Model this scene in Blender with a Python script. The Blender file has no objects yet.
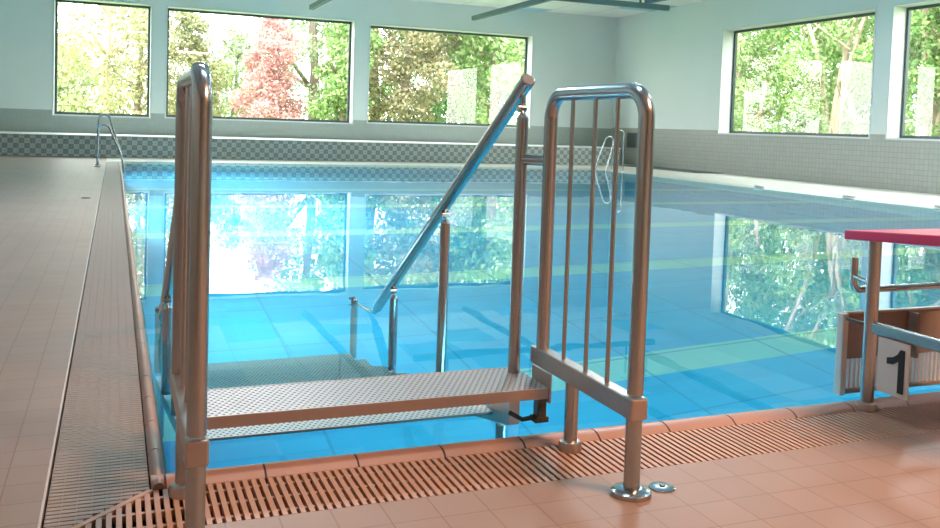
import bpy, math, random
import numpy as np
from mathutils import Vector, Matrix
random.seed(7)
C = bpy.context.scene.collection
PI = math.pi
H = 0.934

# ------------------------------------------------------------------ helpers
class MB:
    """collects vertices and faces, then links them as ONE mesh object"""
    def __init__(s): s.v = []; s.f = []; s.m = []
    def add(s, v, f, mi=0):
        n = len(s.v); s.v += [tuple(p) for p in v]; s.f += [tuple(i + n for i in q) for q in f]; s.m += [mi] * len(f); return s
    def box(s, x0, x1, y0, y1, z0, z1, mi=0, rot=None, about=None):
        v = [(x, y, z) for z in (z0, z1) for y in (y0, y1) for x in (x0, x1)]
        if rot is not None:
            c = Vector(about if about else ((x0+x1)/2, (y0+y1)/2, (z0+z1)/2))
            v = [tuple(c + rot @ (Vector(p) - c)) for p in v]
        return s.add(v, [(0,2,3,1),(4,5,7,6),(0,1,5,4),(2,6,7,3),(0,4,6,2),(1,3,7,5)], mi)
    def quad(s, a, b, c, d, mi=0): return s.add([a, b, c, d], [(0,1,2,3)], mi)
    def tube(s, pts, r, n=16, mi=0, cap=True):
        pts = [Vector(p) for p in pts]; rs = r if isinstance(r, (list, tuple)) else [r]*len(pts)
        V = []; prev = None
        for i, p in enumerate(pts):
            t = (pts[min(i+1, len(pts)-1)] - pts[max(i-1, 0)]).normalized()
            if prev is None:
                a = Vector((0,0,1)) if abs(t.z) < .9 else Vector((1,0,0))
                u = t.cross(a).normalized()
            else:
                u = (prev - t * prev.dot(t)).normalized()
            prev = u; w = t.cross(u)
            for k in range(n):
                an = 2*PI*k/n
                V.append(p + (u*math.cos(an) + w*math.sin(an)) * rs[i])
        F = []
        for i in range(len(pts)-1):
            for k in range(n):
                F.append((i*n+k, i*n+(k+1)%n, (i+1)*n+(k+1)%n, (i+1)*n+k))
        if cap:
            F.append(tuple(range(n-1, -1, -1))); F.append(tuple((len(pts)-1)*n + k for k in range(n)))
        return s.add(V, F, mi)
    def build(s, name, mat, parent=None, smooth=False, bevel=0, seg=2):
        me = bpy.data.meshes.new(name); me.from_pydata(s.v, [], s.f)
        for m in (mat if isinstance(mat, (list, tuple)) else [mat]): me.materials.append(m)
        me.polygons.foreach_set('material_index', s.m)
        if smooth:
            me.polygons.foreach_set('use_smooth', [True]*len(s.f))
            me.update(); me.set_sharp_from_angle(angle=math.radians(40))
        me.update()
        o = bpy.data.objects.new(name, me); C.objects.link(o)
        if parent:
            o.parent = parent
            if parent.type == 'EMPTY': o.matrix_parent_inverse = Matrix.Translation(-parent.location)
        if bevel:
            b = o.modifiers.new('bevel', 'BEVEL'); b.width = bevel; b.segments = seg; b.limit_method = 'ANGLE'; b.harden_normals = False
        return o

def tag(o, label, cat, group=None, kind=None):
    if label: o['label'] = label
    if cat: o['category'] = cat
    if group: o['group'] = group
    if kind: o['kind'] = kind
    return o
def thing(name, loc, label, cat, group=None):
    o = bpy.data.objects.new(name, None); o.location = loc; o.empty_display_size = .1; C.objects.link(o)
    return tag(o, label, cat, group)
def struct(name, mb, mat, parent=None, **k):
    o = mb.build(name, mat, parent, **k); o['kind'] = 'structure'; return o
def arc(c, r, a0, a1, ax1, ax2, n=8):
    c = Vector(c); ax1 = Vector(ax1); ax2 = Vector(ax2)
    return [c + ax1*r*math.cos(a0+(a1-a0)*i/n) + ax2*r*math.sin(a0+(a1-a0)*i/n) for i in range(n+1)]

# ------------------------------------------------------------------ node helpers
def mat(name):
    m = bpy.data.materials.new(name); m.use_nodes = True
    return m, m.node_tree.nodes, m.node_tree.links, m.node_tree.nodes['Principled BSDF']
def setin(N, L, sock, v):
    if isinstance(v, bpy.types.NodeSocket): L.new(v, sock)
    elif v is not None: sock.default_value = v
def M(N, L, op, a, b=None, c=None):
    n = N.new('ShaderNodeMath'); n.operation = op
    for i, v in enumerate((a, b, c)): setin(N, L, n.inputs[i], v)
    return n.outputs[0]
def mixc(N, L, fac, a, b):
    n = N.new('ShaderNodeMix'); n.data_type = 'RGBA'
    setin(N, L, n.inputs[0], fac)
    for s, v in ((n.inputs[6], a), (n.inputs[7], b)):
        setin(N, L, s, v if isinstance(v, bpy.types.NodeSocket) else tuple(v) + ((1,) if len(v) == 3 else ()))
    return n.outputs[2]
def objxyz(N, L):
    t = N.new('ShaderNodeTexCoord'); s = N.new('ShaderNodeSeparateXYZ'); L.new(t.outputs['Object'], s.inputs[0])
    return t.outputs['Object'], s.outputs[0], s.outputs[1], s.outputs[2]
def noise(N, L, co, scale, detail=3, rough=.5):
    n = N.new('ShaderNodeTexNoise'); L.new(co, n.inputs['Vector']); n.inputs['Scale'].default_value = scale
    n.inputs['Detail'].default_value = detail; n.inputs['Roughness'].default_value = rough
    return n.outputs[0]
def bump(N, L, b, h, dist=.002, st=1):
    n = N.new('ShaderNodeBump'); L.new(h, n.inputs['Height']); n.inputs['Distance'].default_value = dist
    n.inputs['Strength'].default_value = st; L.new(n.outputs[0], b.inputs['Normal'])
def grout(N, L, a, per, w, off=0.):
    """1 in the joint, 0 in the tile"""
    f = M(N, L, 'FRACT', M(N, L, 'DIVIDE', M(N, L, 'ADD', a, 1000*per+off), per))
    return M(N, L, 'LESS_THAN', f, w/per)
def cellrand(N, L, *vals):
    c = N.new('ShaderNodeCombineXYZ')
    for i, v in enumerate(vals): L.new(v, c.inputs[i])
    w = N.new('ShaderNodeTexWhiteNoise'); w.noise_dimensions = '3D'; L.new(c.outputs[0], w.inputs[0])
    return w.outputs[0]

def plain(name, col, rough=.5, metal=0., spec=.5, var=0., scale=8):
    m, N, L, b = mat(name)
    b.inputs['Roughness'].default_value = rough; b.inputs['Metallic'].default_value = metal
    b.inputs['Specular IOR Level'].default_value = spec
    if var:
        co = objxyz(N, L)[0]; n = noise(N, L, co, scale, 4)
        L.new(mixc(N, L, n, [c*(1-var) for c in col], [min(1, c*(1+var)) for c in col]), b.inputs['Base Color'])
    else: b.inputs['Base Color'].default_value = (*col, 1)
    return m

def tile_mat(name, col, gcol, per, w, axes, rough=.35, var=.08, dist=.0015, off=(0, 0), stain=None, spec=.5):
    m, N, L, b = mat(name); co, x, y, z = objxyz(N, L); A = {'x': x, 'y': y, 'z': z}
    a0, a1 = A[axes[0]], A[axes[1]]
    g = M(N, L, 'MAXIMUM', grout(N, L, a0, per[0], w, off[0]), grout(N, L, a1, per[1], w, off[1]))
    fl = [M(N, L, 'FLOOR', M(N, L, 'DIVIDE', M(N, L, 'ADD', a, o), p)) for a, p, o in ((a0, per[0], off[0]), (a1, per[1], off[1]))]
    r = cellrand(N, L, *fl)
    c = mixc(N, L, r, [k*(1-var) for k in col], [min(1, k*(1+var)) for k in col])
    if stain:
        n = noise(N, L, co, stain[0], 4, .6)
        mr = N.new('ShaderNodeMapRange'); L.new(n, mr.inputs[0]); mr.inputs[1].default_value = .42; mr.inputs[2].default_value = .7
        c = mixc(N, L, M(N, L, 'MULTIPLY', mr.outputs[0], stain[2]), c, stain[1])
    L.new(mixc(N, L, g, c, gcol), b.inputs['Base Color'])
    b.inputs['Roughness'].default_value = rough; b.inputs['Specular IOR Level'].default_value = spec
    bump(N, L, b, M(N, L, 'SUBTRACT', 1., g), dist, .5)
    return m

MT = {}
# brushed stainless steel
m, N, L, b = mat('stainless_steel'); co, x, y, z = objxyz(N, L)
b.inputs['Metallic'].default_value = 1; b.inputs['Base Color'].default_value = (.44, .475, .485, 1)
n = noise(N, L, co, 40, 3); mr = N.new('ShaderNodeMapRange'); L.new(n, mr.inputs[0]); mr.inputs[3].default_value = .16; mr.inputs[4].default_value = .30
L.new(mr.outputs[0], b.inputs['Roughness']); MT['steel'] = m
MT['steel_dull'] = plain('brushed_flat_steel', (.50, .43, .40), .38, 1., var=.08, scale=30)
MT['dark_steel'] = plain('dark_steel', (.10, .11, .11), .4, .8)
# dimpled tread plate: raised bright dots with dark pin holes, staggered rows
m, N, L, b = mat('dimpled_steel_plate'); co, x, y, z = objxyz(N, L)
p = .0185
yy = M(N, L, 'DIVIDE', y, p*.866); row = M(N, L, 'FLOOR', yy)
sh = M(N, L, 'MULTIPLY', M(N, L, 'MODULO', M(N, L, 'ABSOLUTE', row), 2.), .5)
fx = M(N, L, 'SUBTRACT', M(N, L, 'FRACT', M(N, L, 'ADD', M(N, L, 'DIVIDE', x, p), M(N, L, 'ADD', sh, 100.))), .5)
fy = M(N, L, 'MULTIPLY', M(N, L, 'SUBTRACT', M(N, L, 'FRACT', M(N, L, 'ADD', yy, 100.)), .5), .866)
d = M(N, L, 'SQRT', M(N, L, 'ADD', M(N, L, 'MULTIPLY', fx, fx), M(N, L, 'MULTIPLY', fy, fy)))
hole = M(N, L, 'LESS_THAN', d, .20)
rim = M(N, L, 'SUBTRACT', 1., M(N, L, 'SMOOTH_MIN', M(N, L, 'DIVIDE', d, .36), 1., .1))
L.new(mixc(N, L, hole, (.50, .45, .44), (.03, .025, .03)), b.inputs['Base Color'])
b.inputs['Metallic'].default_value = .75; b.inputs['Roughness'].default_value = .42
bump(N, L, b, rim, .004, .9); MT['plate'] = m
m2 = m.copy(); m2.name = 'submerged_dimpled_plate'; b2 = m2.node_tree.nodes['Principled BSDF']; b2.inputs['Metallic'].default_value = .1; [setattr(n_.inputs[6], 'default_value', (.68, .74, .72, 1)) for n_ in m2.node_tree.nodes if n_.bl_idname == 'ShaderNodeMix' and n_.data_type == 'RGBA']; MT['tread'] = m2

MT['deck'] = tile_mat('beige_deck_tile', (.32, .225, .18), (.22, .15, .12), (.123, .123), .0035, 'xy', .46, .035, .0004, stain=(1.3, (.25, .17, .14), .35), spec=.35)
MT['deck_far'] = MT['deck']
MT['coping'] = plain('salmon_coping_ceramic', (.42, .255, .20), .4, var=.06, scale=5)
MT['grate'] = plain('terracotta_grate_plastic', (.48, .30, .22), .5, var=.06, scale=9)
MT['grate_grey'] = plain('beige_grate_plastic', (.32, .245, .205), .5, var=.06, scale=9)
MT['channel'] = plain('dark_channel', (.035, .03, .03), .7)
MT['joint'] = plain('pale_joint_strip', (.62, .55, .50), .5)
MT['dark_joint'] = plain('dark_rubber_joint', (.06, .045, .04), .7)
MT['white'] = plain('white_paint', (.80, .81, .80), .5)
MT['casing'] = plain('white_window_casing', (.66, .67, .66), .45)
MT['frame'] = plain('dark_green_window_frame', (.045, .07, .065), .4)
MT['redboard'] = plain('magenta_block_top', (.50, .012, .10), .35, var=.1, scale=14)
MT['panel'] = plain('brown_grey_panel', (.30, .25, .22), .45, var=.08)
MT['white_plate'] = plain('white_number_plate', (.74, .73, .70), .5)
MT['black'] = plain('black_paint', (.008, .008, .008), .5)
MT['rail'] = plain('grey_green_ceiling_rail', (.10, .16, .16), .5)
MT['grille'] = plain('dark_grille', (.12, .15, .15), .5)
MT['bench_top'] = plain('white_bench_edge', (.80, .80, .77), .4)
MT['ledge'] = tile_mat('cream_ledge_tile', (.66, .62, .55), (.55, .51, .45), (.123, .123), .004, 'xy', .35, .04, .0006)
# plaster
m, N, L, b = mat('pale_plaster'); co, x, y, z = objxyz(N, L)
L.new(mixc(N, L, noise(N, L, co, 1.2, 3), (.68, .72, .69), (.73, .77, .74)), b.inputs['Base Color']); b.inputs['Roughness'].default_value = .8
bump(N, L, b, noise(N, L, co, 220, 2), .0008, .4); MT['plaster'] = m
MT['nearwall'] = plain('brown_wall_panels', (.20, .175, .16), .7, var=.1)
WT = dict(col=(.30, .31, .285), gcol=(.20, .205, .19))
MT['walltile_x'] = tile_mat('grey_wall_tile_far', (.36, .39, .36), (.33, .36, .33), (.1, .1), .006, 'xz', .4, .03)
MT['walltile_y'] = tile_mat('grey_wall_tile_side', (.36, .36, .325), (.25, .25, .225), (.1, .1), .008, 'yz', .4, .04)
# checker mosaic
def checker(name, per, a, bcol, gc, z0=0., ax='x'):
    m, N, L, b = mat(name); co, x, y, z = objxyz(N, L)
    if ax == 'y': x = y
    u = M(N, L, 'FLOOR', M(N, L, 'DIVIDE', M(N, L, 'ADD', x, 100.), per)); w = M(N, L, 'FLOOR', M(N, L, 'DIVIDE', M(N, L, 'ADD', z, 10.+z0), per))
    k = M(N, L, 'MODULO', M(N, L, 'ADD', u, w), 2.)
    g = M(N, L, 'MAXIMUM', grout(N, L, x, per, .008, 0), grout(N, L, z, per, .008, z0))
    L.new(mixc(N, L, g, mixc(N, L, k, a, bcol), gc), b.inputs['Base Color']); b.inputs['Roughness'].default_value = .35
    return m
MT['checker'] = checker('grey_checker_mosaic', .107, (.46, .49, .46), (.20, .235, .225), (.3, .32, .31))
# ceiling: white boards with a few pale blue ones
m, N, L, b = mat('ceiling_boards'); co, x, y, z = objxyz(N, L)
r = cellrand(N, L, M(N, L, 'FLOOR', M(N, L, 'DIVIDE', x, 1.25)), M(N, L, 'FLOOR', M(N, L, 'DIVIDE', y, 1.25)))
c = mixc(N, L, M(N, L, 'GREATER_THAN', r, .74), (.80, .79, .76), (.36, .58, .68))
g = M(N, L, 'MAXIMUM', grout(N, L, x, 1.25, .03), grout(N, L, y, 1.25, .03))
L.new(mixc(N, L, g, c, (.55, .56, .55)), b.inputs['Base Color']); b.inputs['Roughness'].default_value = .8; MT['ceiling'] = m
# pool floor: light blue tiles with broad pale green bands running across
m, N, L, b = mat('blue_pool_tile'); co, x, y, z = objxyz(N, L)
fb = M(N, L, 'FRACT', M(N, L, 'DIVIDE', M(N, L, 'SUBTRACT', M(N, L, 'ADD', y, 240.), 4.50), 2.40))
band = M(N, L, 'MULTIPLY', M(N, L, 'LESS_THAN', fb, .36/2.40), M(N, L, 'LESS_THAN', z, -1.7))
r = cellrand(N, L, M(N, L, 'FLOOR', M(N, L, 'DIVIDE', x, .25)), M(N, L, 'FLOOR', M(N, L, 'DIVIDE', y, .125)), M(N, L, 'FLOOR', M(N, L, 'DIVIDE', z, .125)))
c = mixc(N, L, r, (.03, .48, .80), (.045, .55, .86))
c = mixc(N, L, band, c, (.36, .84, .80))
g = M(N, L, 'MAXIMUM', grout(N, L, x, 1.0, .018), grout(N, L, y, .8, .018))
L.new(mixc(N, L, M(N, L, 'MULTIPLY', g, .5), c, (.02, .22, .50)), b.inputs['Base Color']); b.inputs['Roughness'].default_value = .5; MT['pool'] = m
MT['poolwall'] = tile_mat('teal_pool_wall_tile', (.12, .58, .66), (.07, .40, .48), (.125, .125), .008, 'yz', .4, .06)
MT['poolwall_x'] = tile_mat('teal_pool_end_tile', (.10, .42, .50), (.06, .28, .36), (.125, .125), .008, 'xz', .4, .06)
# water
m, N, L, b = mat('clear_pool_water')
for n in list(N):
    if n.type != 'OUTPUT_MATERIAL': N.remove(n)
out = [n for n in N if n.type == 'OUTPUT_MATERIAL'][0]
gl = N.new('ShaderNodeBsdfRefraction'); gl.inputs['IOR'].default_value = 1.333; gl.inputs['Roughness'].default_value = 0.; gl.inputs['Color'].default_value = (.74, .97, 1, 1)
go = N.new('ShaderNodeBsdfGlossy'); go.inputs['Roughness'].default_value = 0.; go.inputs['Color'].default_value = (.97, 1, 1, 1)
fw = N.new('ShaderNodeFresnel'); fw.inputs['IOR'].default_value = 1.333; mw = N.new('ShaderNodeMixShader')
L.new(fw.outputs[0], mw.inputs[0]); L.new(gl.outputs[0], mw.inputs[1]); L.new(go.outputs[0], mw.inputs[2]); L.new(mw.outputs[0], out.inputs['Surface'])
co, x, y, z = objxyz(N, L)
mp = N.new('ShaderNodeMapping'); L.new(co, mp.inputs[0]); mp.inputs['Scale'].default_value = (1.2, .8, 1)
h = noise(N, L, mp.outputs[0], 2.0, 2, .4); bn = N.new('ShaderNodeBump'); L.new(h, bn.inputs['Height'])
bn.inputs['Distance'].default_value = .004; bn.inputs['Strength'].default_value = .20; [L.new(bn.outputs[0], q.inputs['Normal']) for q in (gl, go, fw)]
m['note'] = ''; del m['note']; MT['water'] = m
# glass pane
m, N, L, b = mat('window_glass'); N.remove(b); out = [n for n in N if n.type == 'OUTPUT_MATERIAL'][0]
tr = N.new('ShaderNodeBsdfTransparent'); gs = N.new('ShaderNodeBsdfGlossy'); gs.inputs['Roughness'].default_value = 0.
ge = N.new('ShaderNodeNewGeometry'); dp = N.new('ShaderNodeVectorMath'); dp.operation = 'DOT_PRODUCT'
L.new(ge.outputs['Normal'], dp.inputs[0]); L.new(ge.outputs['Incoming'], dp.inputs[1])
sch = M(N, L, 'ADD', .075, M(N, L, 'MULTIPLY', .91, M(N, L, 'POWER', M(N, L, 'SUBTRACT', 1., M(N, L, 'ABSOLUTE', dp.outputs['Value'])), 5.)))
mx = N.new('ShaderNodeMixShader'); L.new(sch, mx.inputs[0]); tr.inputs['Color'].default_value = (.93, .97, .95, 1)
L.new(tr.outputs[0], mx.inputs[1]); L.new(gs.outputs[0], mx.inputs[2]); L.new(mx.outputs[0], out.inputs['Surface']); MT['glass'] = m

# ------------------------------------------------------------------ room shell
XL, XR, YF, YN, ZC = -2.95, 13.65, 23.1, -3.5, 4.24
PX0, PX1, PY0, PY1 = .135, 10.85, 2.43, 19.1     # water edges
T = .40                                           # wall thickness
CB = .097                                         # left coping back edge
GL = -.147                                        # left grating outer edge
GN = 2.09; CN = 2.335                              # near grating / coping back edge

fl = MB()
def slab(x0, x1, y0, y1, mi=0, z=0.): fl.box(x0, x1, y0, y1, z-.35, z, mi)
slab(XL, XR, YN, GN)
slab(XL, GL, GN, YF)
slab(GL, XR, PY1+.12, YF, 1)
slab(11.15, XR, GN, PY1+.12, 1)
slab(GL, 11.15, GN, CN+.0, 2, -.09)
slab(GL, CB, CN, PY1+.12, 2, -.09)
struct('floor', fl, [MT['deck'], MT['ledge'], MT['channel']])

def wall(name, along, lo, hi, at, thick, holes, ztile, mats, z1=ZC):
    """wall in pieces around its openings; along 'x' or 'y'; lower part in tile"""
    w = MB()
    def pc(a0, a1, z0, z1_):
        if a1-a0 < 1e-4 or z1_-z0 < 1e-4: return
        for (b0, b1, mi) in ((z0, min(z1_, ztile), 1), (max(z0, ztile), z1_, 0)):
            if b1-b0 > 1e-4:
                if along == 'x': w.box(a0, a1, at, at+thick, b0, b1, mi)
                else: w.box(at, at+thick, a0, a1, b0, b1, mi)
    c = lo
    for (a0, a1, z0, z1_) in holes:
        pc(c, a0, -.35, z1); pc(a0, a1, -.35, z0); pc(a0, a1, z1_, z1); c = a1
    pc(c, hi, -.35, z1)
    return struct(name, w, mats)
FW = [(-1.36, .82, .87, 3.63), (1.13, 5.83, .885, 3.62), (6.19, 10.97, .92, 3.56)]
RW = [(8.35, 13.0, .94, 3.49), (13.38, 18.12, .94, 3.49)]
wall('wall_far', 'x', XL-.4, XR+T, YF, T, FW, 1.0, [MT['plaster'], MT['walltile_x']])
wall('wall_right', 'y', YN-.4, YF, XR, T, RW, 1.035, [MT['plaster'], MT['walltile_y']])
w = MB().box(XL-.4, XL, YN-.4, YF, 1.0, ZC, 0).box(XL-.4, XL, YN-.4, YF, -.35, 1.0, 1); struct('wall_left', w, [MT['plaster'], MT['walltile_y']])
w = MB().box(XL, XR, YN-.4, YN, 1.0, ZC, 0).box(XL, XR, YN-.4, YN, -.35, 1.0, 1); struct('wall_near', w, [MT['nearwall'], MT['walltile_x']])
struct('ceiling', MB().box(XL-.4, XR+T, YN-.4, YF+T, ZC, ZC+.3), MT['ceiling'])

def window(n, axis, a0, a1, z0, z1):
    o = MB()   # white casing lining the reveal, a little proud of the wall
    k = .05; yw, yg = (YF, YF+.33) if axis == 'x' else (XR, XR+.33)
    def B(mb, u0, u1, v0, v1, d0, d1):
        if axis == 'x': mb.box(u0, u1, d0, d1, v0, v1)
        else: mb.box(d0, d1, u0, u1, v0, v1)
    t = .035
    B(o, a0, a0+t, z0, z1, yw-.012, yg+.05); B(o, a1-t, a1, z0, z1, yw-.012, yg+.05)
    B(o, a0+t, a1-t, z0, z0+t, yw-.012, yg+.05); B(o, a0+t, a1-t, z1-t, z1, yw-.012, yg+.05)
    root = struct('window_%d' % n, o, MT['casing'], bevel=.004)
    f = MB(); w_ = .055
    b0, b1, c0, c1 = a0+t, a1-t, z0+t, z1-t
    B(f, b0, b0+w_, c0, c1, yg-.02, yg+.05); B(f, b1-w_, b1, c0, c1, yg-.02, yg+.05)
    B(f, b0+w_, b1-w_, c0, c0+w_, yg-.02, yg+.05); B(f, b0+w_, b1-w_, c1-w_, c1, yg-.02, yg+.05)
    struct('window_frame', f, MT['frame'], root, bevel=.004)
    g = MB()
    if axis == 'x': g.quad((b0+w_/2, yg+.015, c0+w_/2), (b1-w_/2, yg+.015, c0+w_/2), (b1-w_/2, yg+.015, c1-w_/2), (b0+w_/2, yg+.015, c1-w_/2))
    else: g.quad((yg+.015, b0+w_/2, c0+w_/2), (yg+.015, b1-w_/2, c0+w_/2), (yg+.015, b1-w_/2, c1-w_/2), (yg+.015, b0+w_/2, c1-w_/2))
    struct('window_pane', g, MT['glass'], root)
    # light portal guiding daylight sampling through this opening
    ld = bpy.data.lights.new('portal', 'AREA'); ld.shape = 'RECTANGLE'; ld.size = b1-b0; ld.size_y = c1-c0; ld.cycles.is_portal = True
    lo = bpy.data.objects.new('window_portal', ld); C.objects.link(lo)
    if axis == 'x': lo.location = ((b0+b1)/2, yg+.07, (c0+c1)/2); lo.rotation_euler = (-PI/2, 0, 0)
    else: lo.location = (yg+.07, (b0+b1)/2, (c0+c1)/2); lo.rotation_euler = (0, PI/2, 0); ld.size, ld.size_y = c1-c0, b1-b0
for i, (a0, a1, z0, z1) in enumerate(FW): window(i+1, 'x', a0, a1, z0, z1)
for i, (a0, a1, z0, z1) in enumerate(RW): window(i+4, 'y', a0, a1, z0, z1)

# ------------------------------------------------------------------ pool basin, coping, water
ZB = -1.8
pb = MB()
pb.box(PX0-.02, PX1+.02, PY0-.02, PY1+.02, ZB-.2, ZB, 0)
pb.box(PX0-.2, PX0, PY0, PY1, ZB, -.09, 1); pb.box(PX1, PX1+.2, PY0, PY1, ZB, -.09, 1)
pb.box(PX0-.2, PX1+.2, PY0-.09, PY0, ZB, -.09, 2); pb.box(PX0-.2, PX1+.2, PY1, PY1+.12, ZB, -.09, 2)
pb.box(PX1-.12, PX1, PY0, PY1, -1.05, -.95, 1)
struct('pool_basin', pb, [MT['pool'], MT['poolwall'], MT['poolwall_x']])
WZ = -.012
wt = MB(); nx, ny = 2, 2
wt.quad((PX0-.03, PY0-.03, WZ), (PX1+.03, PY0-.03, WZ), (PX1+.03, PY1+.03, WZ), (PX0-.03, PY1+.03, WZ))
wo = wt.build('pool_water', MT['water']); tag(wo, 'clear blue water filling the swimming pool up to its rim', 'water', kind='stuff')

def coping_profile(w_, h_=.014):
    """cross-section from the back (0) to the water side (w_), gently crowned and rolling under the water"""
    pts = [(0, -.09), (0, -.002), (.004, .001)]
    for i in range(1, 9):
        t = i/8; pts.append((w_*(.04+.96*t), .001 + h_*math.sin(PI*min(1, .08+t*1.02))*(1 if t < .5 else 1) - .03*max(0, t-.55)**2*4))
    pts += [(w_+.004, -.04), (w_, -.09)]
    return pts
def coping(name, p0, d, inw, length, w_, seg=.25, off=0., mat_=None):
    """run of rounded ceramic pieces with dark joints"""
    p0 = Vector(p0); d = Vector(d); inw = Vector(inw); prof = coping_profile(w_); mb = MB(); s = 0. ; k = 0
    cuts = []; s = off
    while s < length: cuts.append(s); s += seg
    cuts = [0.] + [c for c in cuts if c > .01] + [length]
    for a, b in zip(cuts[:-1], cuts[1:]):
        aa, bb = a + (.003 if a > 0 else 0), b - (.003 if b < length else 0)
        V = []
        for s_ in (aa, bb):
            for (u, z) in prof: V.append(p0 + d*s_ + inw*u + Vector((0, 0, z)))
        n = len(prof); F = [(i, i+1, n+i+1, n+i) for i in range(n-1)] + [tuple(range(n-1, -1, -1)), tuple(range(n, 2*n))]
        mb.add(V, F, 0)
        if b < length:   # the joint
            V = []
            for s_ in (bb, b+.003):
                for (u, z) in prof: V.append(p0 + d*s_ + inw*u + Vector((0, 0, z-.0022)))
            mb.add(V, [(i, i+1, n+i+1, n+i) for i in range(n-1)], 1)
    return struct(name, mb, [mat_ or MT['coping'], MT['dark_joint']], smooth=True)
coping('trim_1', (CB, CN, 0), (1, 0, 0), (0, 1, 0), PX1+.0-CB, PY0-CN+.01, off=.034)
coping('trim_2', (CB, CN, 0), (0, 1, 0), (1, 0, 0), PY1-CN, PX0-CB+.005, off=.25)
coping('trim_3', (CB, PY1+.12, 0), (1, 0, 0), (0, -1, 0), PX1-CB, .125, off=.25, mat_=MT['ledge'])
coping('trim_4', (PX1+.30, CN, 0), (0, 1, 0), (-1, 0, 0), PY1+.12-CN, .305, off=.25, mat_=MT['ledge'])
# pale strip between left grating and the deck tiles
struct('trim_5', MB().box(GL-.0028, GL+.0028, GN, PY1+.12, -.05, .002), MT['joint'])

# ------------------------------------------------------------------ gratings
PS = .0217
g = MB(); x = GL+.01
while x < 11.0:
    y0 = GN+.004
    y1 = CN-.004
    if x < CB: y1 = GN + (x - GL)*(CN-GN)/(CB-GL) - .004
    if y1 - y0 > .015: g.box(x, x+.0125, y0, y1, -.026, -.001)
    x += PS
for yy_ in (GN+.045, GN+.125, GN+.205): g.box(GL+.10 if yy_ > GN+.05 else GL+.06, 11.0, yy_-.006, yy_+.006, -.024, -.006)
# mitre strip
a = Vector((GL, GN, 0)); b_ = Vector((CB, CN, 0)); nrm = Vector((-(CN-GN), CB-GL, 0)).normalized()*.008
g.add([a-nrm+Vector((0,0,-.03)), b_-nrm+Vector((0,0,-.03)), b_+nrm+Vector((0,0,-.03)), a+nrm+Vector((0,0,-.03)), a-nrm, b_-nrm, b_+nrm, a+nrm], [(0,3,2,1),(4,5,6,7),(0,1,5,4),(2,3,7,6),(0,4,7,3),(1,2,6,5)])
tag(g.build('drain_grate', MT['grate'], bevel=0), 'slatted terracotta overflow grate along the near edge of the pool', 'drain grate')
g = MB(); y = GN+.035
while y < PY1:
    x0 = GL+.008; x1 = CB-.003
    if y < CN: x1 = GL + (y - GN)*(CB-GL)/(CN-GN) - .008
    if x1 - x0 > .01:
        for k in range(7):
            w7 = (CB-GL-.011)/7; u0 = x0 + k*w7 + .0012; u1 = min(x0 + (k+1)*w7 - .0012, x1)
            if u1 - u0 > .006: g.box(u0, u1, y, y+.0165, -.026, -.001)
    y += PS*(1 if y < 9 else 1)
for k in range(1, 7):
    xx = GL+.008+k*(CB-GL-.011)/7; g.box(xx-.003, xx+.003, GN+(xx-GL)*(CN-GN)/(CB-GL)+.02, PY1, -.026, -.004)
tag(g.build('drain_grate', MT['grate_grey']), 'long beige overflow grate with fine cross slats beside the left pool edge', 'drain grate')
# grate along the foot of the right wall
g = MB(); y = 17.7
while y < 21.0: g.box(12.75, 13.55, y, y+.10, .002, .014); y += .22
g.box(12.75, 12.79, 17.7, 21, .002, .012); g.box(13.51, 13.55, 17.7, 21, .002, .012)
tag(g.build('floor_grille', MT['grille']), 'dark slatted floor grille at the foot of the side wall', 'grille')
# small drains, cap
def disc(mb, x, y, z, r, h, n=28): mb.tube([(x, y, z), (x, y, z+h*.6), (x, y, z+h)], [r, r, r*.82], n)
d_ = MB(); disc(d_, -.285, 10.8, 0, .05, .006); d_.box(-.32, -.25, 10.795, 10.805, .0062, .0075)
tag(d_.build('floor_drain', MT['dark_steel'], smooth=True), 'small dark drain cover set in the deck beside the long grate', 'drain')
cp = thing('floor_socket', (1.352, 1.962, 0), 'small round steel cap on the deck beside the guard rail foot', 'floor socket')
d_ = MB(); disc(d_, 1.352, 1.962, 0, .034, .006); d_.build('cover', MT['steel'], cp, smooth=True)
d_ = MB(); disc(d_, 1.352, 1.962, .006, .008, .003, 12); d_.build('screw', MT['dark_steel'], cp, smooth=True)

# ------------------------------------------------------------------ tiled bench along the far wall
bt = thing('tiled_bench', (5, 22, 0), 'long checker tiled bench with white edge below the far windows', 'bench')
MB().box(XL+.004, 12.8, 21.2, YF-.004, .002, .455).build('front', MT['checker'], bt)
MB().box(XL+.004, 12.82, 21.17, YF-.004, .455, .475).build('bench_top', MT['bench_top'], bt, bevel=.008)

# vent box and depth markers on the right
vb = thing('vent_box', (13.62, 21.95, .7), 'dark square vent box on the tiled wall near the far corner', 'vent')
MB().box(13.59, XR-.002, 21.68, 22.2, .48, .90).build('frame', MT['grille'], vb, bevel=.006)
l_ = MB()
for k in range(7): l_.box(13.583, 13.59, 21.72, 22.16, .51+k*.053, .545+k*.053)
l_.build('louvre', MT['dark_steel'], vb)
for i, (yy_, lab) in enumerate(((13.25, 'white edge marker on the pool ledge, nearest the far corner'), (11.1, 'white edge marker on the pool ledge, middle one of three'), (9.35, 'white edge marker on the pool ledge, closest to the starting block'))):
    mk = MB(); n_ = 20
    V = [(PX1+.10 + .05*math.cos(2*PI*k/n_), yy_ + .13*math.copysign(abs(math.sin(2*PI*k/n_))**.6, math.sin(2*PI*k/n_)), zz) for zz in (.014, .03) for k in range(n_)]
    mk.add(V, [(k, (k+1) % n_, n_+(k+1) % n_, n_+k) for k in range(n_)] + [tuple(range(n_, 2*n_))])
    tag(mk.build('edge_marker', MT['white']), lab, 'marker', 'white markers on the pool ledge')

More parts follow.
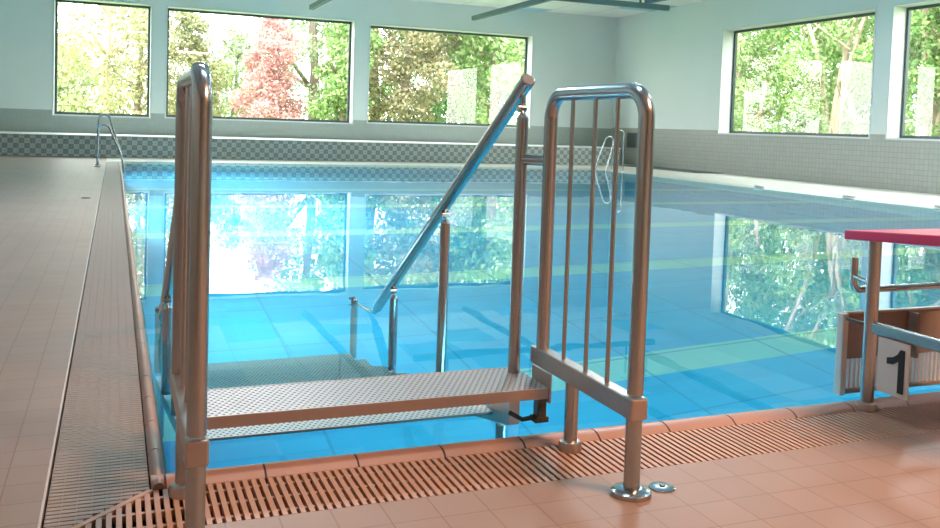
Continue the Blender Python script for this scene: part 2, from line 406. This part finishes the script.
# ------------------------------------------------------------------ entry staircase
st = thing('pool_staircase', (.71, 2.5, 0), 'stainless steel staircase with guard frames and handrails leading into the water', 'staircase')
R_ = .021
def guard(X, side):
    yn, yf, zt = 1.95, 2.485, (1.040 if side > 0 else 1.028); r = .075
    f = MB()
    pts = [(X, yn, .262)] + [tuple(p) for p in arc((X, yn+r, zt-r), r, PI, PI/2, (0,1,0), (0,0,1))] + [tuple(p) for p in arc((X, yf-r, zt-r), r, PI/2, 0, (0,1,0), (0,0,1))] + [(X, yf, .25)]
    f.tube(pts, R_, 24)
    root = f.build('guard_frame', MT['steel'], st, smooth=True)
    MB().box(X-.021, X+.021, yn+.02, 2.53, .198, .252).build('beam', MT['steel_dull'], root, bevel=.004)
    MB().box(X-.0245, X+.0245, yn-.025, yn+.022, .199, .256).build('clamp', MT['steel_dull'], root, bevel=.005)
    for k, yb in enumerate((2.092, 2.212, 2.345)):
        MB().tube([(X, yb, .25), (X, yb, zt-.015)], .0065, 12).build('bar', MT['steel'], root, smooth=True)
    for yl, r2 in ((yn, .021), (2.285, .020)):
        MB().tube([(X, yl, .004), (X, yl, .20)], r2, 24).build('leg', MT['steel'], root, smooth=True)
    d_ = MB(); d_.tube([(X, yn, 0), (X, yn, .011), (X, yn, .015), (X, yn, .020)], [.052, .052, .047, .026], 32); d_.build('base_flange', MT['steel'], root, smooth=True)
    d_ = MB(); d_.tube([(X, 2.285, -.002), (X, 2.285, .018), (X, 2.285, .026), (X, 2.285, .03)], [.034, .034, .031, .022], 28); d_.build('base_flange', MT['steel_dull'], root, smooth=True)
    return root
guard(1.25, 1); guard(.17, -1)

# platform: folded plate with apron
XP0, XP1 = .195, 1.222
pf = MB(); pf.box(XP0, XP1, 2.385, 2.625, .148, .156, 0); po = pf.build('platform', MT['plate'], st)
ap = MB(); ap.box(XP0, XP1, 2.380, 2.385, .124, .157); ap.box(XP0, XP1, 2.625, 2.630, .124, .157); ap.box(XP0, XP0+.004, 2.385, 2.625, .124, .148); ap.box(XP1-.004, XP1, 2.385, 2.625, .124, .148)
ap.build('apron', MT['steel_dull'], po, bevel=.001)
for X, s in ((1.222, 1), (.195, -1)):     # cheek plates joining the platform to the beams
    b = MB(); b.box(min(X, X+s*.008), max(X, X+s*.008), 2.375, 2.50, .11, .20)
    b.build('cheek_plate', MT['steel_dull'], st, bevel=.003)
    b = MB(); x0 = X - .012       # support hook under the platform
    b.box(x0-.014, x0+.014, 2.395, 2.425, .062, .124)
    if s > 0: b.tube([(x0, 2.41, .064), (x0-.05, 2.425, .052), (x0-.085, 2.45, .070)], .0075, 8)
    b.box(x0-.022, x0+.022, 2.392, 2.432, .048, .064)
    b.tube([(x0, 2.39, .088), (x0, 2.432, .088)], .012, 12)
    b.build('support_bracket', MT['dark_steel'], st, smooth=True)
# submerged treads + stringers
ns = 6
for k in range(1, ns+1):
    z = -.002 - .20*(k-1); y0 = 2.675 + .32*(k-1)
    t_ = MB(); t_.box(.25, 1.17, y0, y0+.30, z-.006, z)
    to = t_.build('tread', MT['tread'], st)
    MB().box(.25, 1.17, y0-.003, y0, z-(.008 if k == 1 else .03), z).box(.25, 1.17, y0+.30, y0+.303, z-.035, z).build('nosing', MT['steel_dull'], to)
for X in (.225, 1.195):
    s_ = MB(); y0, z0, y1, z1 = 2.56, .11, 4.72, -1.26
    V = [(X+dx, yy_, zz) for dx in (-.018, .018) for (yy_, zz) in ((y0, z0), (y1, z1), (y1, z1-.12), (y0, z0-.12))]
    s_.add(V, [(0,1,2,3),(4,7,6,5),(0,4,5,1),(1,5,6,2),(2,6,7,3),(3,7,4,0)]); s_.build('stringer', MT['steel_dull'], st)
    for yl in (2.66, 4.55):
        MB().tube([(X, yl, ZB), (X, yl, -.1 if yl < 3 else -1.2)], .018, 12).build('support_leg', MT['steel'], st, smooth=True)
def handrail(X, s, gx):
    y0, z0, y1, z1 = 2.545, (1.084 if s > 0 else 1.066), 4.17, .042
    h = MB(); d = Vector((0, y1-y0, z1-z0)).normalized()
    pts = [Vector((X, y0, z0)), Vector((X, y1, z1))]
    h.tube([pts[0]-d*.004, pts[0], pts[1]], [.019, .0235, .0235], 24)
    root = h.build('handrail', MT['steel'], st, smooth=True)
    e = MB(); e.tube([pts[1], pts[1]+d*.05, Vector((X, y1+.10, .001)), Vector((X, y1+.22, -.012)), Vector((X, 4.60, -.014))], [.020, .014, .009, .007, .006], 12)
    e.build('rail_end', MT['steel'], root, smooth=True)
    def rail_z(y): return z0 + (y-y0)*(z1-z0)/(y1-y0)
    for yp, zb, zt in ((2.575, .15, .965), (3.25, -.30, None), (3.90, -.70, None), (4.61, -1.10, -.005)):
        zt_ = zt if zt is not None else rail_z(yp) - .075
        p_ = MB(); p_.tube([(X, yp, zb), (X, yp, zt_)], .0195 if yp < 4.5 else .019, 20); po_ = p_.build('handrail_post', MT['steel'], st, smooth=True)
        if yp < 4.5:
            rz = rail_z(yp); j = MB()
            j.tube([(X, yp, zt_), (X, yp, zt_+.006), (X, yp, zt_+.014)], [.0195, .015, .008], 16)
            j.tube([(X, yp, zt_+.01), (X+s*.002, yp+.012, zt_+.030), (X, yp+.004, rz-.022)], [.006, .006, .006], 10)
            j.tube([(X-.014, yp+.010, zt_+.032), (X+.014, yp+.010, zt_+.032)], .0125, 14)
            j.build('swivel_joint', MT['steel'], po_, smooth=True)
        else:
            j = MB(); j.tube([(X, yp, -.006), (X, yp, .004)], [.019, .012], 16); j.tube([(X-s*.03, yp-.012, .006), (X, yp, .006)], .007, 8)
            j.build('end_cap', MT['steel'], po_, smooth=True)
    c = MB(); c.tube([(X, 2.575, .835), ((X+gx)/2, 2.535, .835), (gx, 2.485, .835)], .017, 18); c.build('connector', MT['steel'], st, smooth=True)
handrail(1.195, 1, 1.25); handrail(.215, -1, .17)

# ------------------------------------------------------------------ starting block
sb = thing('starting_block', (2.6, 2.2, 0), 'starting block with magenta top and number 1 plate at the pool edge', 'starting block')
for X in (2.441, 2.90):
    p_ = MB(); p_.tube([(X, 2.345, 0), (X, 2.345, .585)], .0225, 20); o_ = p_.build('post', MT['steel'], sb, smooth=True)
    p_ = MB(); p_.tube([(X, 2.345, 0), (X, 2.345, .010), (X, 2.345, .022), (X, 2.345, .026)], [.038, .038, .033, .024], 24); p_.build('base_flange', MT['steel_dull'], o_, smooth=True)
    p_ = MB(); p_.tube([(X, 1.68, 0), (X, 1.68, .64)], .0225, 20); o_ = p_.build('post', MT['steel'], sb, smooth=True)
    p_ = MB(); p_.box(X-.014, X+.014, 1.68, 2.345, .268, .306); p_.build('side_rail', MT['steel'], sb, bevel=.005)
# board: wedge rising away from the water
bo = MB(); xa, xb = 2.325, 3.0; yfr, ybk = 2.37, 1.60; zf, zb = .590, .643; th = .030
V = [(x_, y_, z_) for x_ in (xa, xb) for (y_, z_) in ((yfr, zf), (yfr+.012, zf+th), (ybk, zb+th+.006), (ybk, zb))]
V = [(v[0]+(.012 if (i % 4) in (1, 2) and i < 4 else 0), v[1], v[2]) for i, v in enumerate(V)]
bo.add(V, [(0,1,2,3),(4,7,6,5),(0,4,5,1),(1,5,6,2),(2,6,7,3),(3,7,4,0)]); bo.build('platform_board', MT['redboard'], sb, bevel=.004)
# number plate under the side rail, facing the deck side
pl = MB().box(2.416, 2.422, 2.155, 2.286, .084, .268).build('number_plate', MT['white_plate'], sb, bevel=.002)
dg = MB(); xf = 2.4155      # the digit 1, drawn in (y,z) with y decreasing to the right as seen from -x
def P(u, v): return (xf, 2.256 - u*.108, .100 + v*.145)
def ext(poly, mb):
    n_ = len(poly); V = [P(*q) for q in poly] + [(xf-.0025, P(*q)[1], P(*q)[2]) for q in poly]
    mb.add(V, [tuple(range(n_)), tuple(range(2*n_-1, n_-1, -1))] + [(i, (i+1) % n_, n_+(i+1) % n_, n_+i) for i in range(n_)])
ext([(.56, 0), (.78, 0), (.78, .72), (.56, .72)], dg)
ext([(.56, .72), (.78, .72), (.78, 1.0), (.62, 1.0), (.52, .88), (.36, .79), (.12, .74), (.12, .60), (.36, .62)], dg)
dg.build('digit', MT['black'], pl)
# backstroke grip
h = MB(); yh = 2.50
h.tube([(2.509, yh, .503), (2.509, yh, .425)] + [tuple(p) for p in arc((2.539, yh, .415), .030, PI, 1.5*PI, (1,0,0), (0,0,1), 6)] + [(2.96, yh, .385)] + [tuple(p) for p in arc((2.96, yh, .415), .030, 1.5*PI, 2*PI, (1,0,0), (0,0,1), 6)] + [(2.99, yh, .50)], .0135, 14)
ho = h.build('grip_bar', MT['steel'], sb, smooth=True)
for X, X2 in ((2.509, 2.441), (2.99, 2.90)):
    MB().tube([(X2, 2.345, .435), (X, yh, .435)], .009, 10).build('grip_strut', MT['steel'], ho, smooth=True)
# slatted wall panel at the pool edge behind the block
tp = thing('overflow_screen', (2.8, 2.52, 0), 'brown grey panel with slatted grille standing at the pool rim behind the starting block', 'screen')
MB().box(2.494, 3.45, 2.515, 2.528, .125, .292).build('board', MT['panel'], tp, bevel=.003)
MB().box(2.468, 2.494, 2.496, 2.528, -.004, .297).build('edge_frame', MT['white_plate'], tp, bevel=.004)
MB().box(2.494, 3.45, 2.508, 2.530, .292, .301).build('top_rail', MT['steel_dull'], tp, bevel=.003)
MB().box(2.494, 3.45, 2.50, 2.530, .0, .014).build('bottom_rail', MT['panel'], tp, bevel=.003)
x = 2.500
while x < 3.44:
    MB().box(x, x+.009, 2.512, 2.526, .014, .125).build('slat', MT['white_plate'], tp); x += .0215
MB().box(2.80, 2.815, 2.47, 2.515, .12, .29).build('divider', MT['panel'], tp, bevel=.003)
MB().box(2.452, 2.460, 2.36, 2.47, .282, .292).build('brace', MT['dark_steel'], tp)

# ------------------------------------------------------------------ pool ladders
def ladder(px_, s, y0, y1, label, tops=(.75, .93)):
    """s=+1: water lies towards +x"""
    root = thing('pool_ladder', (px_, (y0+y1)/2, 0), label, 'pool ladder')
    for yy_, tz in ((y0, tops[0]), (y1, tops[1])):
        d_ = MB(); back = px_ - s*.40; fx = px_ + s*.06
        pts = [(back, yy_, 0), (back+s*.005, yy_, tz-.14)] + [tuple(p) for p in arc((back+s*.105, yy_, tz-.10), .10, PI, .12*PI, (s,0,0), (0,0,1), 10)] + [(fx-s*.075, yy_, .24), (fx-s*.005, yy_, -.03), (fx+s*.01, yy_, -1.1)]
        d_.tube(pts, .019, 12); r_ = d_.build('side_rail', MT['steel'], root, smooth=True)
        f_ = MB(); disc(f_, back, yy_, .0, .05, .02, 18); f_.build('base_flange', MT['steel_dull'], r_, smooth=True)
    for k in range(4):
        zz = -.12 - .27*k
        MB().box(px_+s*.05-.03, px_+s*.05+.05, y0, y1, zz-.015, zz+.015).build('step', MT['steel_dull'], root, bevel=.006)
ladder(.125, 1, 17.25, 17.85, 'steel pool ladder standing at the far end of the long grate')
ladder(10.82, -1, 18.45, 18.95, 'steel pool ladder in the pool corner nearest the dark vent box', (.96, .80))

# ------------------------------------------------------------------ suspended ceiling rails
def crail(p0, p1, hangs, label):
    p0, p1 = Vector(p0), Vector(p1); root = thing('ceiling_rail', p0, label, 'ceiling rail', 'suspended ceiling rails')
    w_ = .055; mb = MB()
    if abs(p1.x-p0.x) > abs(p1.y-p0.y): mb.box(p0.x, p1.x, p0.y-w_, p0.y+w_, p0.z-w_, p0.z+w_)
    else: mb.box(p0.x-w_, p0.x+w_, min(p0.y, p1.y), max(p0.y, p1.y), p0.z-w_, p0.z+w_)
    mb.build('beam', MT['rail'], root, bevel=.008)
    for hx, hy in hangs: MB().box(hx-.018, hx+.018, hy-.018, hy+.018, p0.z+w_, ZC).build('hanger', MT['rail'], root)
crail((4.27, 21.2, 3.6), (4.27, 8, 3.6), ((4.27, 17.5), (4.27, 12)), 'grey rail hanging from the ceiling above the middle window')
crail((8.22, 20.8, 3.6), (8.22, 8, 3.6), ((8.22, 16.9), (8.22, 12)), 'long grey ceiling rail pointing at the far window with dense trees')
crail((5.5, 16.5, 3.6), (11.0, 16.5, 3.6), ((10.3, 16.5), (6.2, 16.5)), 'grey cross rail under the ceiling near the far corner')
crail((10.42, 16.45, 3.69), (10.42, 8, 3.69), ((10.42, 15.9), (10.42, 11)), 'grey ceiling rail resting across the end of the cross rail')

# ------------------------------------------------------------------ outside: lawn, trees, shrubs
m, N, L, b = mat('lawn_green'); co, x, y, z = objxyz(N, L)
L.new(mixc(N, L, noise(N, L, co, 1.5, 5, .7), (.12, .22, .05), (.30, .38, .10)), b.inputs['Base Color']); b.inputs['Roughness'].default_value = .9
gr = MB(); gr.box(-90, 120, YF+T, 130, -.9, -.4); gr.box(XR+T, 120, -60, YF+T, -.9, -.4)
struct('ground', gr, m)
def leafmat(name, cols, tr=.35):
    m, N, L, b = mat(name); co = objxyz(N, L)[0]
    g_ = N.new('ShaderNodeNewGeometry'); cr = N.new('ShaderNodeValToRGB')
    mixv = M(N, L, 'ADD', M(N, L, 'MULTIPLY', g_.outputs['Random Per Island'], .65), M(N, L, 'MULTIPLY', noise(N, L, co, .7, 2), .45))
    L.new(mixv, cr.inputs[0]); e_ = cr.color_ramp.elements
    e_[0].position = .15; e_[0].color = (*cols[0], 1); e_[1].position = .85; e_[1].color = (*cols[-1], 1)
    for i, c in enumerate(cols[1:-1]): e2 = e_.new(.15+.7*(i+1)/(len(cols)-1)); e2.color = (*c, 1)
    L.new(cr.outputs[0], b.inputs['Base Color']); b.inputs['Roughness'].default_value = .6; b.inputs['Specular IOR Level'].default_value = .2
    t_ = N.new('ShaderNodeBsdfTranslucent'); L.new(cr.outputs[0], t_.inputs[0]); mx = N.new('ShaderNodeMixShader'); mx.inputs[0].default_value = tr
    out = [n for n in N if n.type == 'OUTPUT_MATERIAL'][0]; L.new(b.outputs[0], mx.inputs[1]); L.new(t_.outputs[0], mx.inputs[2]); L.new(mx.outputs[0], out.inputs[0])
    return m
LM = dict(
    yellow=leafmat('yellow_autumn_leaves', [(.12, .15, .06), (.29, .30, .14), (.42, .38, .23)]),
    cream=leafmat('cream_autumn_leaves', [(.07, .11, .04), (.27, .25, .13), (.45, .35, .22)]),
    pale=leafmat('pale_green_leaves', [(.13, .22, .10), (.27, .36, .18), (.42, .46, .28)]),
    pink=leafmat('reddish_pink_leaves', [(.38, .18, .17), (.52, .28, .26), (.60, .38, .34)]),
    green=leafmat('mid_green_leaves', [(.06, .17, .04), (.17, .32, .09), (.42, .52, .20)]),
    dark=leafmat('dark_green_leaves', [(.03, .11, .02), (.09, .24, .05), (.24, .38, .10)]),
    lime=leafmat('lime_green_leaves', [(.10, .21, .06), (.25, .38, .13), (.46, .52, .27)]))
MT['bark'] = plain('grey_brown_bark', (.17, .13, .10), .9, var=.3, scale=12)
MT['bark_pale'] = plain('pale_bark', (.42, .32, .24), .9, var=.3, scale=12)
rng = np.random.default_rng(11)
GZ = -.4
def leaves(name, centres, radii, n, size, mt, parent, seed):
    rg = np.random.default_rng(seed)
    cen = np.array(centres, float); rad = np.array(radii, float)
    wgt = rad**2; wgt = wgt/wgt.sum(); idx = rg.choice(len(cen), n, p=wgt)
    v = rg.normal(size=(n, 3)); v /= np.linalg.norm(v, axis=1)[:, None]
    rr = rad[idx]*(rg.random(n)**.42)
    P_ = cen[idx] + v*rr[:, None]*np.array([1, 1, .82])
    P_[:, 2] = np.maximum(P_[:, 2], GZ+.05)
    a = rg.normal(size=(n, 3)); a /= np.linalg.norm(a, axis=1)[:, None]
    b = np.cross(a, rg.normal(size=(n, 3))); b /= np.linalg.norm(b, axis=1)[:, None]
    s = size*(.6+.8*rg.random(n))[:, None]
    V = np.stack([P_-a*s*.62, P_-b*s*.34, P_+a*s*.62, P_+b*s*.34], 1).reshape(-1, 3)
    me = bpy.data.meshes.new(name); me.vertices.add(4*n); me.vertices.foreach_set('co', V.astype(np.float32).ravel())
    me.loops.add(4*n); me.loops.foreach_set('vertex_index', np.arange(4*n, dtype=np.int32))
    me.polygons.add(n); me.polygons.foreach_set('loop_start', np.arange(0, 4*n, 4, dtype=np.int32))
    me.materials.append(mt); me.update(); me.validate()
    o = bpy.data.objects.new(name, me); C.objects.link(o); o.parent = parent
    o.matrix_parent_inverse = Matrix.Translation(-parent.location)
    return o
seedc = [100]
def tree(x, y, h, r, leafkey, label, group, low=.25, n=5500, size=.17, bark='bark', stems=1, cat='tree', density=1., name='tree'):
    seedc[0] += 1; rg = random.Random(seedc[0])
    root = thing(name, (x, y, GZ), label, cat, group)
    tb = MB(); cl = []; rd = []
    for s_ in range(stems):
        lean = Vector((rg.uniform(-.12, .12), rg.uniform(-.1, .1), 0)) * (2.2 if stems > 1 else .6)
        bx, by = x + (rg.uniform(-.6, .6) if stems > 1 else 0), y + (rg.uniform(-.5, .5) if stems > 1 else 0)
        hh = h*rg.uniform(.8, .95)
        pts = [Vector((bx, by, GZ)) + lean*hh*t*t*1.0 + Vector((rg.uniform(-.05, .05), rg.uniform(-.05, .05), hh*t)) for t in (0, .15, .3, .45, .6, .75, .9)]
        r0 = (.05+.018*h)/(1.6 if stems > 1 else 1)
        tb.tube(pts, [r0*(1-.12*i) for i in range(7)], 7)
        nb = 9 if stems == 1 else 4
        for k in range(nb):
            t = low + (1-low)*rg.random()*.8; i = min(5, int(t*6.6)); p = pts[i].lerp(pts[i+1], .5)
            an = rg.uniform(0, 2*PI); ln = r*rg.uniform(.5, .95)*(1.15-t*.6)
            e1 = p + Vector((math.cos(an)*ln*.5, math.sin(an)*ln*.5, ln*.35)); e2 = p + Vector((math.cos(an)*ln, math.sin(an)*ln, ln*.75))
            tb.tube([p, e1, e2], [r0*.4, r0*.25, r0*.1], 5)
    # crown of clumps following an egg outline
    nc = 26
    for k in range(nc):
        t = (k+.5)/nc; zz = GZ + h*(low + (1-low)*t); prof = math.sin(PI*min(1, .18+.80*t))**.7
        an = k*2.4+rg.uniform(-.5, .5); q = r*prof*rg.uniform(.25, .78)
        cl.append((x+math.cos(an)*q, y+math.sin(an)*q, zz)); rd.append(r*rg.uniform(.30, .46)*(0.6+.4*prof))
    tb.build('trunk', MT[bark], root, smooth=True)
    leaves('foliage', cl, rd, int(n*density), size, LM[leafkey], root, seedc[0])
    return root
def at(px_, Y):   # direction of a picture column at the eye height, used only to choose where each tree stands
    k = (px_-470)/898.14; fx = (.36857+.92951*k, .92834-.36734*k); return fx[0]/fx[1]*Y
GF = 'trees beyond the far windows'
far = [
 (104, 33, 9.5, 2.3, 'yellow', 'tall yellow autumn tree filling the narrow far window', dict(low=.12, density=.75, bark='bark_pale')),
 (62, 42, 4.2, 2.0, 'pale', 'low pale green tree at the sill of the narrow far window', dict(low=.05)),
 (136, 40, 7.0, 1.9, 'cream', 'cream coloured tree behind the tall yellow autumn tree', dict(low=.1, density=.7)),
 (186, 37, 5.4, 1.9, 'yellow', 'yellow tree behind the guard frame in the wide far window', dict(low=.08)),
 (232, 44, 5.6, 2.0, 'pale', 'pale green tree under the gap of open sky', dict(low=.05)),
 (270, 32, 5.0, 1.5, 'pink', 'small reddish pink tree in the wide far window', dict(low=.05, n=7500, size=.13)),
 (312, 37, 12.0, 2.6, 'pale', 'tall light green tree directly behind the pink tree', dict(low=.08, n=8000)),
 (343, 31, 7.4, 1.5, 'lime', 'lime green tree at the edge of the wide far window', dict(low=.08, n=6500)),
 (372, 38, 13.5, 2.6, 'green', 'tall mid green tree behind the pier between the far windows', dict(low=.08, n=7500)),
 (402, 31, 8.8, 2.1, 'cream', 'cream and orange autumn tree in the far window beside the handrail', dict(low=.15, n=7000)),
 (450, 33, 9.6, 2.2, 'yellow', 'yellow green autumn tree above the handrail in the far window', dict(low=.38, n=6000)),
 (436, 39, 8.0, 2.6, 'dark', 'dark green tree between the yellow and the cream autumn trees', dict(low=.03, n=8000)),
 (494, 31, 9.6, 2.1, 'lime', 'bright green tree behind the top of the handrail', dict(low=.05, n=8000)),
 (540, 34, 9.6, 2.6, 'green', 'mid green tree at the far window edge nearest the room corner', dict(low=.04, n=8000)),
 (480, 44, 12.0, 3.2, 'dark', 'tallest dark tree, rearmost beyond the far windows', dict(low=.03, n=9000, size=.22)),
]
for (p, Y, h_, r, key, lab, kw) in far:
    kw = dict(kw); kw['n'] = int(kw.get('n', 5500)*1.7); kw['size'] = kw.get('size', .17)*.78
    tree(at(p, Y), Y, h_, r, key, lab, GF, **kw)
GS = 'trees beyond the side windows'
side = [
 (19.5, 24.6, 7.5, 1.7, 'lime', 'slender lime green tree at the far edge of the side window', dict(low=.1, stems=3, bark='bark_pale')),
 (20.5, 22.6, 8.5, 1.8, 'green', 'green tree with thin pale stems in the side window', dict(low=.25, stems=4, bark='bark_pale', density=.7)),
 (19.8, 20.6, 8.0, 1.8, 'lime', 'many stemmed lime tree in the middle of the side window', dict(low=.12, stems=4, bark='bark_pale', density=.7)),
 (21.0, 18.6, 9.0, 2.0, 'yellow', 'yellow green tree with two thick pale stems in the side window', dict(low=.35, stems=2, bark='bark_pale', density=.8)),
 (19.2, 17.2, 8.0, 1.6, 'green', 'green tree by the pier between the side windows', dict(low=.1, stems=3, bark='bark_pale', density=.8)),
 (19.8, 15.2, 8.5, 1.9, 'yellow', 'yellow leaved tree filling the top of the window at the picture edge', dict(low=.25, stems=3, bark='bark_pale')),
 (19.2, 12.8, 8.5, 1.9, 'lime', 'lime leaved tree low in the window at the picture edge', dict(low=.05, stems=3)),
 (20.0, 10.2, 8.5, 2.0, 'green', 'bushy green tree hidden past the picture edge window', dict(low=.05, stems=2)),
 (24.5, 30.0, 11, 2.8, 'green', 'tall green tree, rearmost behind the slender lime tree', dict(low=.03, n=8000, size=.2)),
 (25.5, 26.0, 12, 3.0, 'dark', 'tall dark green tree deep in the wood of the side window', dict(low=.03, n=8000, size=.22)),
 (26.0, 22.0, 12, 3.0, 'green', 'tall green tree deep in the wood behind thick pale stems', dict(low=.03, n=8000, size=.22)),
 (25.0, 17.5, 12, 3.0, 'dark', 'tall dark tree deep in the wood behind the window pier', dict(low=.03, n=8000, size=.22)),
 (25.0, 13.0, 12, 3.0, 'green', 'tall green tree deep in the wood at the picture edge', dict(low=.03, n=8000, size=.22)),
]
for (X, Y, h_, r, key, lab, kw) in side:
    kw = dict(kw); kw.setdefault('size', .105); kw.setdefault('n', 12000)
    tree(X, Y, h_, r, key, lab, GS, **kw)
for (X, Y, key, lab) in ((16.2, 20.6, 'lime', 'low lime green shrub just outside the side window'), (16.2, 18.0, 'pale', 'low pale green shrub just outside the side window'), (16.2, 15.4, 'lime', 'lime green shrub beside the pier of the side windows'), (16.2, 12.8, 'green', 'low green shrub under the window at the picture edge')):
    tree(X, Y, 1.9, 1.15, key, lab, 'shrubs outside the side windows', low=.05, n=4500, size=.08, cat='shrub', name='shrub', stems=3)

# ------------------------------------------------------------------ lights
world = bpy.data.worlds.new('sky'); bpy.context.scene.world = world; world.use_nodes = True
N, L = world.node_tree.nodes, world.node_tree.links; bg = N['Background']
tc = N.new('ShaderNodeTexCoord'); sp = N.new('ShaderNodeSeparateXYZ'); L.new(tc.outputs['Generated'], sp.inputs[0])
c = mixc(N, L, M(N, L, 'SMOOTH_MIN', M(N, L, 'MAXIMUM', sp.outputs[2], 0.), 1., .1), (1.0, 1.0, .98), (.88, .96, 1.0))
L.new(c, bg.inputs[0]); bg.inputs[1].default_value = 6.2

def area(name, loc, rot, sx, sy, power, col, spread=None):
    ld = bpy.data.lights.new(name, 'AREA'); ld.shape = 'RECTANGLE'; ld.size = sx; ld.size_y = sy; ld.energy = power; ld.color = col
    if spread: ld.spread = spread
    o = bpy.data.objects.new(name, ld); o.location = loc; o.rotation_euler = rot; C.objects.link(o); return o
sun = bpy.data.lights.new('sun', 'SUN'); sun.energy = 2.4; sun.angle = .03; sun.color = (1, .98, .94)
so = bpy.data.objects.new('sun', sun); C.objects.link(so); so.rotation_euler = Vector((-.45, -.62, .62)).to_track_quat('Z', 'Y').to_euler()
# added fill lights under the ceiling, out of view, to brighten the hall
for X in (1.2, 6.0, 10.8):
    for Y in (3.0, 9.0): area('ceiling_fill', (X, Y, ZC-.03), (0, 0, 0), 1.6, .35, 20 if Y < 5 else 110, (.86, .97, 1.0))
# warm lamp over the near deck
area('warm_lamp', (3.6, -.6, ZC-.05), (0, 0, 0), 1.6, 1.6, 240, (1.0, .52, .29))
# added fill lights at the near and side pool walls, brightening the basin
for X in (2.0, 4.8, 7.8): area('underwater_fill', (X, PY0+.01, -.75), (PI/2, 0, PI), 1.4, .35, 66, (.85, .97, 1))
for Y in (6., 11., 16.): area('underwater_fill', (PX0+.01, Y, -.75), (PI/2, 0, PI/2+PI), 1.4, .35, 270 if Y > 8 else 30, (.85, .97, 1))

# ------------------------------------------------------------------ camera
cam = bpy.data.cameras.new('camera'); co_ = bpy.data.objects.new('camera', cam); C.objects.link(co_)
Rr = [[0.92951, -0.36734, 0.03259], [-0.01248, 0.057, 0.9983], [0.36857, 0.92834, -0.04839]]
mtx = Matrix(((Rr[0][0], Rr[1][0], -Rr[2][0], 0), (Rr[0][1], Rr[1][1], -Rr[2][1], 0), (Rr[0][2], Rr[1][2], -Rr[2][2], H), (0, 0, 0, 1)))
co_.matrix_world = mtx
cam.sensor_width = 36; cam.lens = 898.14/940*36; cam.shift_y = -(264-169.82)/940; cam.clip_end = 400; cam.clip_start = .05
sc = bpy.context.scene; sc.camera = co_
sc.view_settings.view_transform = 'Standard'; sc.view_settings.look = 'None'; sc.view_settings.gamma = 1; sc.view_settings.exposure = 1.0; sc.view_settings.use_curve_mapping = False
cy = sc.cycles; cy.max_bounces = 10; cy.diffuse_bounces = 5; cy.glossy_bounces = 5; cy.transmission_bounces = 6; cy.transparent_max_bounces = 12
cy.sample_clamp_indirect = 4.0; cy.caustics_refractive = True; cy.caustics_reflective = False; cy.use_denoising = True
